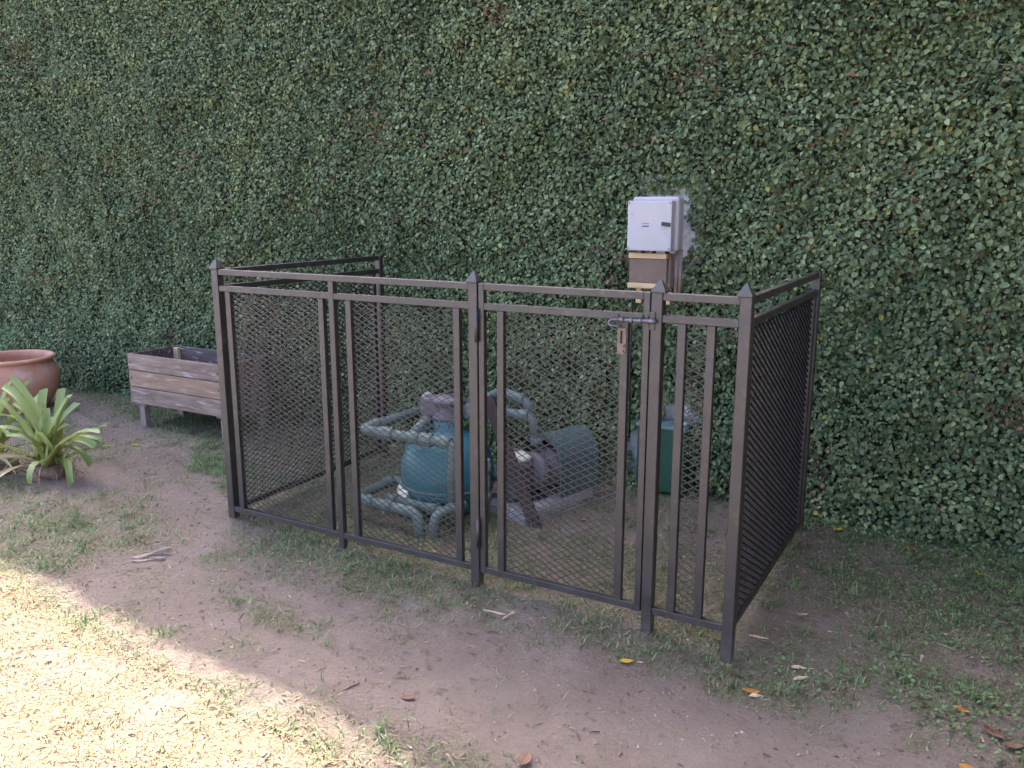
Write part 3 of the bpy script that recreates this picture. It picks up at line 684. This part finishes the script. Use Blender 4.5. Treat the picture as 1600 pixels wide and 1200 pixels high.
# ------------------------------------------------------------------ strap-leaved plant
def strap(name, parent, base, az, L, lean, droop, wd, c0_, c1_, mat, cut=True, seg=9, twist=0.):
    V = []; C = []; F = []
    d = np.array([math.cos(az), math.sin(az), 0]); p = np.array(base, float); th = lean
    side0 = np.array([-math.sin(az), math.cos(az), 0])
    for i in range(seg+1):
        t = i/seg; wv = wd*(.55+.75*t if t < .4 else .85+.15*math.sin(math.pi*min(t, .8)/.8))*(1 if cut else (1-t**3*.95))
        tang = d*math.sin(th)+np.array([0, 0, 1])*math.cos(th); nrm2 = d*math.cos(th)-np.array([0, 0, 1])*math.sin(th)
        tw = twist*t; sd2 = side0*math.cos(tw)+nrm2*math.sin(tw); n2 = np.cross(tang, sd2)
        end = cut and i == seg
        V += [p-sd2*wv/2+n2*wv*.26, p+(tang*.006 if end else 0), p+sd2*wv/2+n2*wv*.26+(tang*(-.015) if end else 0)]
        cc = np.array(c0_)*(1-t)+np.array(c1_)*t; C += [cc, cc*1.05, cc]
        p = p+tang*L/seg; th += droop/seg*(.4+1.2*t)
    for i in range(seg):
        a = i*3; F += [(a, a+1, a+4, a+3), (a+1, a+2, a+5, a+4)]
    V = np.array(V)
    V[:, 2] = np.maximum(V[:, 2], gz(V[:, 0], V[:, 1])+.006)
    return np_mesh(name, V, np.array(F), mat, parent, smooth=True, colors=np.array(C))
GRN0, GRN1 = (.32, .33, .11), (.19, .26, .095)
def clump(name, label, cx, cy, leaves, nfib):
    bz = float(gz(cx, cy)); rt = thing(name, label, 'plant', (cx, cy, bz))
    bm = bmesh.new(); bmesh.ops.create_icosphere(bm, subdivisions=3, radius=1)
    for v in bm.verts:
        j = float(fbm(np.array([v.co.x*3+5]), np.array([v.co.y*3+v.co.z*3]), 141, 3)[0])
        v.co = Vector((cx+v.co.x*.10*(.6+.8*j), cy+v.co.y*.10*(.6+.8*j), bz+.02+v.co.z*.06*(.6+.8*j)))
    from_bm('root_clump', bm, M['fibre'], rt, smooth=True)
    FV, FF, o_ = [], [], 0
    for i in range(nfib):
        a = rng.uniform(0, 6.28); r0 = rng.uniform(.04, .11)
        pts = [(cx+r0*math.cos(a), cy+r0*math.sin(a), bz+.07), (cx+(r0+.04)*math.cos(a+.2), cy+(r0+.05)*math.sin(a+.2), bz+.05+rng.uniform(-.02, .03)), (cx+(r0+.06)*math.cos(a+rng.normal(0, .6)), cy+(r0+.06)*math.sin(a+rng.normal(0, .6)), bz+rng.uniform(-.01, .03))]
        v, f = tube_pts(pts, .0025, 4, False); FV += [tuple(q) for q in v]; FF += [tuple(i_+o_ for i_ in q) for q in f]; o_ += len(v)
    tag(np_mesh('root_fibres', np.array(FV), np.array(FF), M['fibre'], rt), kind='stuff')
    for dx, dy, az, L, lean, droop, wd, kind_ in leaves:
        b = (cx+dx, cy+dy, bz+.08)
        if kind_ == 'g': strap('leaf', rt, b, az, L*.93, lean, droop*1.3+.1, wd*1.08, GRN0, GRN1, M['strap'], True, twist=rng.normal(0, .4))
        elif kind_ == 'y': strap('leaf', rt, b, az, L, lean, droop, wd, (.26, .24, .06), (.36, .24, .06), M['strap'], False, twist=rng.normal(0, .5))
        else: strap('dry_leaf', rt, b, az, L, lean, droop, wd, (.34, .27, .16), (.45, .38, .25), M['husk'], False, twist=rng.normal(0, 1.2))
    return rt
# image left is about azimuth 210 deg, image right about 30 deg, towards the viewer about -60 deg
lv = []
for az, L, lean, droop, wd in ((185, .56, .30, .5, .05), (200, .52, .45, .7, .048), (170, .58, .28, .45, .05), (192, .5, .2, .35, .05), (215, .5, .55, 1.1, .046), (180, .44, .6, .6, .05), (158, .5, .5, .5, .05), (20, .46, .6, 1.1, .046), (5, .42, .8, 1.0, .046), (35, .46, .45, .9, .046), (110, .44, .45, .5, .05), (230, .36, .8, 1.1, .046), (-20, .36, .9, 1.1, .045), (150, .52, .38, .25, .052), (175, .46, .42, .35, .050), (205, .44, .55, .4, .05), (125, .42, .35, .2, .05), (100, .40, .25, .2, .052), (75, .40, .2, .3, .05),
                               (55, .36, .35, .4, .05), (30, .38, .75, .7, .045), (15, .44, 1.0, .55, .046), (40, .40, .95, .6, .046), (-5, .36, 1.05, .7, .046), (-60, .32, 1.15, 1.25, .055),
                               (-90, .24, .35, .2, .055), (-110, .22, .2, .3, .05), (190, .38, .8, .9, .05), (225, .42, .9, .9, .048), (215, .40, .7, .5, .045), (165, .34, .15, .3, .05), (60, .30, .1, .2, .05), (0, .26, .3, .3, .045), (-30, .24, .55, .4, .05), (240, .30, .5, .5, .045), (135, .34, .5, .3, .05), (85, .36, .5, .4, .05)):
    q = rng.uniform(-.065, .065, 2); lv.append((q[0], q[1], R(az+rng.normal(0, 14)), L*rng.uniform(.8, 1.15), lean*rng.uniform(.75, 1.3), droop*rng.uniform(.6, 1.9), wd*rng.uniform(.8, 1.1), 'g'))
lv += [(-.02, -.03, R(215), .46, 1.0, .9, .03, 'y'), (0, -.03, R(235), .36, 1.1, 1.2, .03, 'd'), (.04, -.05, R(-40), .28, 1.3, 1.4, .022, 'd'), (-.04, -.05, R(-75), .40, 1.4, 1.2, .026, 'd'), (.0, -.06, R(-100), .34, 1.4, 1.2, .022, 'd'), (-.06, 0, R(225), .4, 1.2, 1.2, .03, 'd'), (.06, 0, R(10), .25, 1.4, 1.3, .02, 'd')]
clump('strap_leaf_plant', 'clump of green strap leaves with cropped ends near the terracotta pot', -1.36, -.07, lv, 55)
lv2 = []
for az, L, lean, droop in ((60, .5, .2, .4), (20, .5, .45, .8), (-20, .48, .5, 1.3), (40, .46, .7, 1.0), (-50, .5, .6, 1.6), (100, .5, .2, .4), (0, .5, .25, 1.9), (200, .5, .4, .6), (150, .5, .4, .5), (-80, .45, .5, 1.5), (30, .4, .1, .5)):
    q = rng.uniform(-.04, .04, 2); lv2.append((q[0], q[1], R(az), L, lean, droop, .046, 'g'))
lv2 += [(.03, -.03, R(-30), .4, 1.1, 1.6, .03, 'd'), (.0, -.03, R(-60), .42, 1.1, 1.5, .03, 'd'), (.02, -.05, R(-10), .40, 1.2, 1.3, .028, 'd'), (.0, -.06, R(-80), .36, .9, 1.9, .03, 'y'), (.04, 0, R(10), .42, .9, 2.0, .03, 'd')]
clump('strap_leaf_plant', 'clump of drooping strap leaves cut off by the left picture edge', -1.80, -.12, lv2, 60)

# ------------------------------------------------------------------ grass, litter, fallen things
BL = np.array([(-.5, 0, 0), (.5, 0, 0), (-.42, .5, .0), (.42, .5, .0), (0, 1, 0)], float)
def blades(name, x, y, hgt, wid, flat, cols, mat, bend=.5, label=None, cat=None):
    n = len(x); z = gz(x, y)-.002; az = rng.uniform(0, 2*math.pi, n)
    d = np.stack([np.cos(az), np.sin(az), np.zeros(n)], 1); s = np.stack([-np.sin(az), np.cos(az), np.zeros(n)], 1)
    th = np.clip(flat+rng.normal(0, .35, n), 0.05, 1.45); th2 = np.clip(th+bend*rng.uniform(.2, 1.5, n), 0, 1.75)
    up = np.array([0, 0, 1.])
    P0 = np.stack([x, y, z], 1); m1 = P0+(d*np.sin(th)[:, None]+up*np.cos(th)[:, None])*hgt[:, None]*.5
    m2 = m1+(d*np.sin(th2)[:, None]+up*np.cos(th2)[:, None])*hgt[:, None]*.5
    m2[:, 2] = np.maximum(m2[:, 2], z+.003)
    w2 = s*wid[:, None]/2
    V = np.stack([P0-w2, P0+w2, m1-w2*.85, m1+w2*.85, m2], 1).reshape(-1, 3); k = np.arange(n)*5
    Ft = np.concatenate([np.stack([k, k+1, k+3], 1), np.stack([k, k+3, k+2], 1), np.stack([k+2, k+3, k+4], 1)])
    o = np_mesh(name, V, Ft, mat, None, colors=np.repeat(cols, 5, 0))
    return tag(o, label, cat, kind='stuff')
def sample(n, x0, x1, y0, y1, prob):
    x = rng.uniform(x0, x1, n); y = rng.uniform(y0, y1, n); k = rng.random(n) < prob(x, y); return x[k], y[k]
g_green0, g_green1 = np.array([.11, .165, .075]), np.array([.215, .275, .13])
g_dry0, g_dry1 = np.array([.17, .135, .078]), np.array([.31, .255, .155])
def grass_cols(x, y, extra=0):
    dr2 = np.clip(dryness(x, y)+extra, 0, 1); n = len(x); t = rng.random((n, 1))
    isdry = rng.random(n) < dr2*.85
    return np.where(isdry[:, None], g_dry0+(g_dry1-g_dry0)*t, g_green0+(g_green1-g_green0)*t), isdry
def lawn_prob(x, y): return np.clip(density(x, y)**1.5, 0, 1)
# shaded patchy lawn
x, y = sample(365000, -4.9, 4.7, -1.15, 1.55, lambda x, y: lawn_prob(x, y)*(y > lower_edge(x)-.05)*np.where(x < -2.6, .6, 1))
c, isd = grass_cols(x, y)
hh_ = rng.uniform(.014, .040, len(x))*np.where(x > 2.5, .65, 1)*(1+.6*blob(x, y, -.8, .52, .3, .22))
blades('lawn_grass', x, y, hh_, rng.uniform(.0026, .0056, len(x)), np.where(isd, 1.25, .95), c, M['grass'], label='patchy short shaded grass around the fence', cat='grass')
# sunlit dry lawn
x, y = sample(150000, -3.2, 2.6, -2.5, -.6, lambda x, y: (y < lower_edge(x)+.03)*np.clip(1.9*(fbm(x*5, y*5, 151)-.18), 0, 1))
c, isd = grass_cols(x, y, .1)
c = c*np.array([1.12, 1.08, 1.0])
blades('dry_lawn', x, y, rng.uniform(.014, .034, len(x)), rng.uniform(.002, .0042, len(x)), np.where(isd, 1.15, .85), c, M['grass'], label='short straw-coloured lawn in the sun', cat='grass')
# taller tufts
tx, ty = sample(900, -4.2, 3.9, -1.1, 1.5, lambda x, y: lawn_prob(x, y)*.9*(y > lower_edge(x)-.02))
k = 16; x = np.repeat(tx, k)+rng.normal(0, .014, len(tx)*k); y = np.repeat(ty, k)+rng.normal(0, .014, len(tx)*k)
c, isd = grass_cols(x, y, -.15)
blades('grass_tufts', x, y, rng.uniform(.03, .075, len(x)), rng.uniform(.003, .0055, len(x)), np.full(len(x), .6), c, M['grass'], bend=.9, label='coarse grass tufts scattered over the earth', cat='grass')
# small-leaved ground cover on the right and along the wall
DISC = np.array([(0, -.1, 0), (-.42, .2, .06), (-.45, .65, .06), (0, .95, -.03), (.45, .65, .06), (.42, .2, .06)], float)
def cover_prob(x, y):
    p = .95*blob(x, y, 3.35, .05, .28, .10, -.5)+.8*blob(x, y, 3.1, -.02, .25, .06, -.5)+.45*blob(x, y, 3.4, 1.1, .7, .5)+.25*blob(x, y, 2.62, -.02, .2, .08)
    p = p+.55*sstep(1.05, 1.5, y)*sstep(1.8, 2.6, x)+.3*sstep(2.6, 2.9, x)*sstep(.1, .5, y)*fbm(x*5, y*5, 161)+.18*sstep(1.1, 1.45, y)*(x < 0)
    return np.clip(p*(.3+1.4*fbm(x*7, y*7, 163)), 0, 1)*(1-.8*blob(x, y, 2.78, .42, .22, .14))
x, y = sample(98000, -4, 4.7, -.35, 1.56, lambda x, y: cover_prob(x, y)*np.where(x < 2, .5, 1))
n = len(x); P_ = np.stack([x, y, gz(x, y)+rng.uniform(.004, .032, n)], 1)
nr_ = np.stack([rng.normal(0, .35, n), rng.normal(0, .35, n), np.ones(n)], 1); az = rng.uniform(0, 6.28, n); dd_ = np.stack([np.cos(az), np.sin(az), np.zeros(n)], 1); dd_ -= (dd_*nr_).sum(1, keepdims=True)*nr_/((nr_**2).sum(1, keepdims=True))
L_ = rng.uniform(.008, .017, n)
V, Fc = scatter(P_, dd_, nr_, L_, L_*.95, DISC, LEAF_F)
t = rng.random((n, 1)); cc = np.array([.06, .115, .05])*(1-t)+np.array([.125, .20, .075])*t
tag(np_mesh('clover_cover', V, Fc, M['grass'], None, colors=np.repeat(cc, 6, 0)), 'low round-leaved green ground cover at the right', 'ground cover', kind='stuff')
# straw, bark crumbs and grit lying about
n = 8000; x = rng.uniform(-4.4, 3.8, n); y = rng.uniform(-1.5, 1.45, n)
k = rng.random(n) < np.clip(.25+.9*(fbm(x*4, y*4, 171)-.35)+.5*(1-path_mask(x, y))*.4, .05, 1); x, y = x[k], y[k]; n = len(x)
az = rng.uniform(0, 6.28, n); L_ = rng.lognormal(math.log(.016), .55, n); wd_ = rng.uniform(.0014, .0042, n)
d_ = np.stack([np.cos(az), np.sin(az), rng.normal(0, .1, n)], 1); s_ = np.stack([-np.sin(az), np.cos(az), np.zeros(n)], 1)
P0 = np.stack([x, y, gz(x, y)+.004], 1); u3 = np.array([0, 0, 1.])
V = np.stack([P0-s_*wd_[:, None], P0+s_*wd_[:, None], P0+d_*L_[:, None]+s_*wd_[:, None]*.4, P0+d_*L_[:, None]-s_*wd_[:, None]*.4, P0+d_*L_[:, None]*.5+u3*.004], 1).reshape(-1, 3)
k = np.arange(n)*5; Ft = np.concatenate([np.stack([k, k+1, k+4], 1), np.stack([k+1, k+2, k+4], 1), np.stack([k+2, k+3, k+4], 1), np.stack([k+3, k, k+4], 1)])
t = rng.random((n, 1)); cc = np.where(t < .55, np.array([.25, .20, .14]), np.where(t < .9, np.array([.11, .075, .055]), np.array([.36, .30, .22])))
tag(np_mesh('ground_litter', V, Ft, M['litter'], None, colors=np.repeat(cc, 5, 0)), 'straw bits and dead leaf crumbs strewn on the earth', 'litter', kind='stuff')
n = 7000; x = rng.uniform(-2.5, 3.8, n); y = rng.uniform(-1.3, 1.2, n); rad = rng.lognormal(math.log(.0028), .5, n)
OC = np.array([(1, 0, 0), (-1, 0, 0), (0, 1, 0), (0, -1, 0), (0, 0, .8), (0, 0, -.8)]); OF = np.array([(0, 2, 4), (2, 1, 4), (1, 3, 4), (3, 0, 4), (2, 0, 5), (1, 2, 5), (3, 1, 5), (0, 3, 5)])
V = np.stack([x, y, gz(x, y)+.001], 1)[:, None]+OC[None]*rad[:, None, None]*rng.uniform(.6, 1.3, (n, 6, 1))
tag(np_mesh('earth_crumbs', V.reshape(-1, 3), ((np.arange(n)*6)[:, None, None]+OF[None]).reshape(-1, 3), M['litter'], None, colors=np.repeat(np.array([.24, .18, .155])*rng.uniform(.6, 1.35, (n, 1)), 6, 0)), 'crumbs of dry earth on the path', 'earth', kind='stuff')

def fallen_leaf(x, y, L, az, col, label, curl=.35, name='fallen_leaf', lift=.004, asp=.5):
    V = []; F = []; nu, nv = 8, 4
    for i in range(nu+1):
        t = i/nu; wv = math.sin(math.pi*t**.85)**.8*L*asp*.5+.0008
        for j in range(nv+1):
            s = j/nv*2-1
            lx, ly = (t-.5)*L, s*wv; lz = lift+curl*L*((t-.5)**2)*1.1+curl*.8*s*s*wv+.0
            V.append((lx, ly, lz))
    V = np.array(V); V = np.column_stack([V[:, 0]*math.cos(az)-V[:, 1]*math.sin(az), V[:, 0]*math.sin(az)+V[:, 1]*math.cos(az), V[:, 2]])+np.array([x, y, float(gz(x, y))])
    for i in range(nu):
        for j in range(nv): a = i*(nv+1)+j; F.append((a, a+1, a+nv+2, a+nv+1))
    c = np.tile(np.array(col), (len(V), 1))*rng.uniform(.85, 1.15, (len(V), 1))
    o = np_mesh(name, V, np.array(F), M['fallen'], None, smooth=True, colors=c)
    md_ = o.modifiers.new('thickness', 'SOLIDIFY'); md_.thickness = .0008
    return tag(o, label, 'leaf', 'leaves fallen on the ground')
YEL, ORA, BRN, TAN = (.50, .33, .05), (.40, .18, .04), (.17, .095, .065), (.36, .26, .16)
for a in ((2.641, 1.300, .055, .9, YEL, 'yellow leaf on the grass just right of the fence back corner', .3),
          (2.960, 1.250, .060, -.3, ORA, 'orange leaf on the grass in front of the ivy', .4),
          (3.235, 1.100, .055, 2.4, YEL, 'yellow leaf furthest right on the green grass', .5),
          (2.174, -.185, .052, .5, YEL, 'yellow leaf on the bare path below the gate latch post', .4),
          (2.600, -.120, .060, .2, ORA, 'orange-yellow leaf beside the foot of the near corner post', .5),
          (-1.533, .602, .055, .4, YEL, 'yellow leaf on the bare earth in front of the planter', .6),
          (1.02, .150, .045, 1.2, ORA, 'orange leaf inside the fence under the green pipes', .6),
          (1.09, .175, .040, .3, ORA, 'small orange leaf inside the fence next to the hinge post', .6),
          (1.52, .860, .040, 2.0, ORA, 'orange leaf inside the fence right of the slab', .6),
          (1.646, -.760, .048, .6, BRN, 'brown leaf lying alone on the shaded path', .3),
          (3.26, -.245, .075, -.35, ORA, 'long orange-brown leaf at the right edge of the path', .3),
          (3.31, -.06, .075, -.8, BRN, 'brown leaf on the edge of the clover', .5),
          (3.36, -.10, .060, .4, BRN, 'brown curled leaf in the clover at the picture edge', .7),
          (3.22, .02, .050, -.3, ORA, 'orange leaf half buried in the clover', .5),
          (2.12, -.83, .07, 1.8, BRN, 'reddish brown leaf standing near the bottom of the path', .5),
          (2.135, -.905, .055, .2, BRN, 'reddish leaf lowest on the path', .5),
          (2.66, .40, .045, .6, TAN, 'tan leaf on the worn patch right of the fence', .7)):
    fallen_leaf(*a)
def chip(x, y, L, wd, az, label, mat='chip', h=.006, tilt=0.0):
    bm = bmesh.new(); nseg = 6; rows = []
    for i in range(nseg+1):
        t = i/nseg; ww = wd*(.7+.5*math.sin(t*7+x*9))*(.35 if i in (0, nseg) else 1)/2; hz = h*(.6+.4*math.sin(t*5+y*7)); yo = wd*.35*math.sin(t*4+x*5)
        rows.append([bm.verts.new(((t-.5)*L, yo-ww, 0)), bm.verts.new(((t-.5)*L, yo+ww, 0)), bm.verts.new(((t-.5)*L, yo+ww*.7, hz)), bm.verts.new(((t-.5)*L, yo-ww*.7, hz))])
    for r0, r1 in zip(rows, rows[1:]):
        for i in range(4): bm.faces.new((r0[i], r0[(i+1) % 4], r1[(i+1) % 4], r1[i]))
    bm.faces.new(rows[0]); bm.faces.new(rows[-1][::-1]); bmesh.ops.recalc_face_normals(bm, faces=bm.faces[:])
    bmesh.ops.transform(bm, matrix=Matrix.Translation((x, y, float(gz(x, y))+.004)) @ Matrix.Rotation(az, 4, 'Z') @ Matrix.Rotation(tilt, 4, 'Y'), verts=bm.verts[:])
    return tag(from_bm('wood_chip', bm, M[mat]), label, 'wood chip', 'chips of wood and bark on the ground')
for a in ((2.73, .055, .075, .016, .55, 'pale wood chip right of the near corner post, upper of the pair'), (2.745, .005, .085, .016, .95, 'pale wood chip right of the near corner post, lower of the pair'),
          (2.62, -.14, .05, .016, .7, 'short pale chip beside the orange leaf at the corner post'), (1.60, -.14, .10, .014, .2, 'pale flat stick on the path edge below the gate hinge'),
          (1.665, -.135, .085, .018, 1.6, 'pale upright split of bark below the gate hinge'), (1.37, .50, .07, .012, 1.3, 'thin tan chip inside the fence in front of the plank'),
          (2.55, .17, .07, .016, .3, 'pale chip beside the bottom rail of the near corner')):
    chip(*a)
chip(-.005, -.46, .17, .035, .95, 'long brown piece of bark at the shaded left of the path', 'legwood', .02, -.1)
chip(.03, -.50, .14, .022, .8, 'thin brown bark strip next to the longer piece', 'legwood', .012)
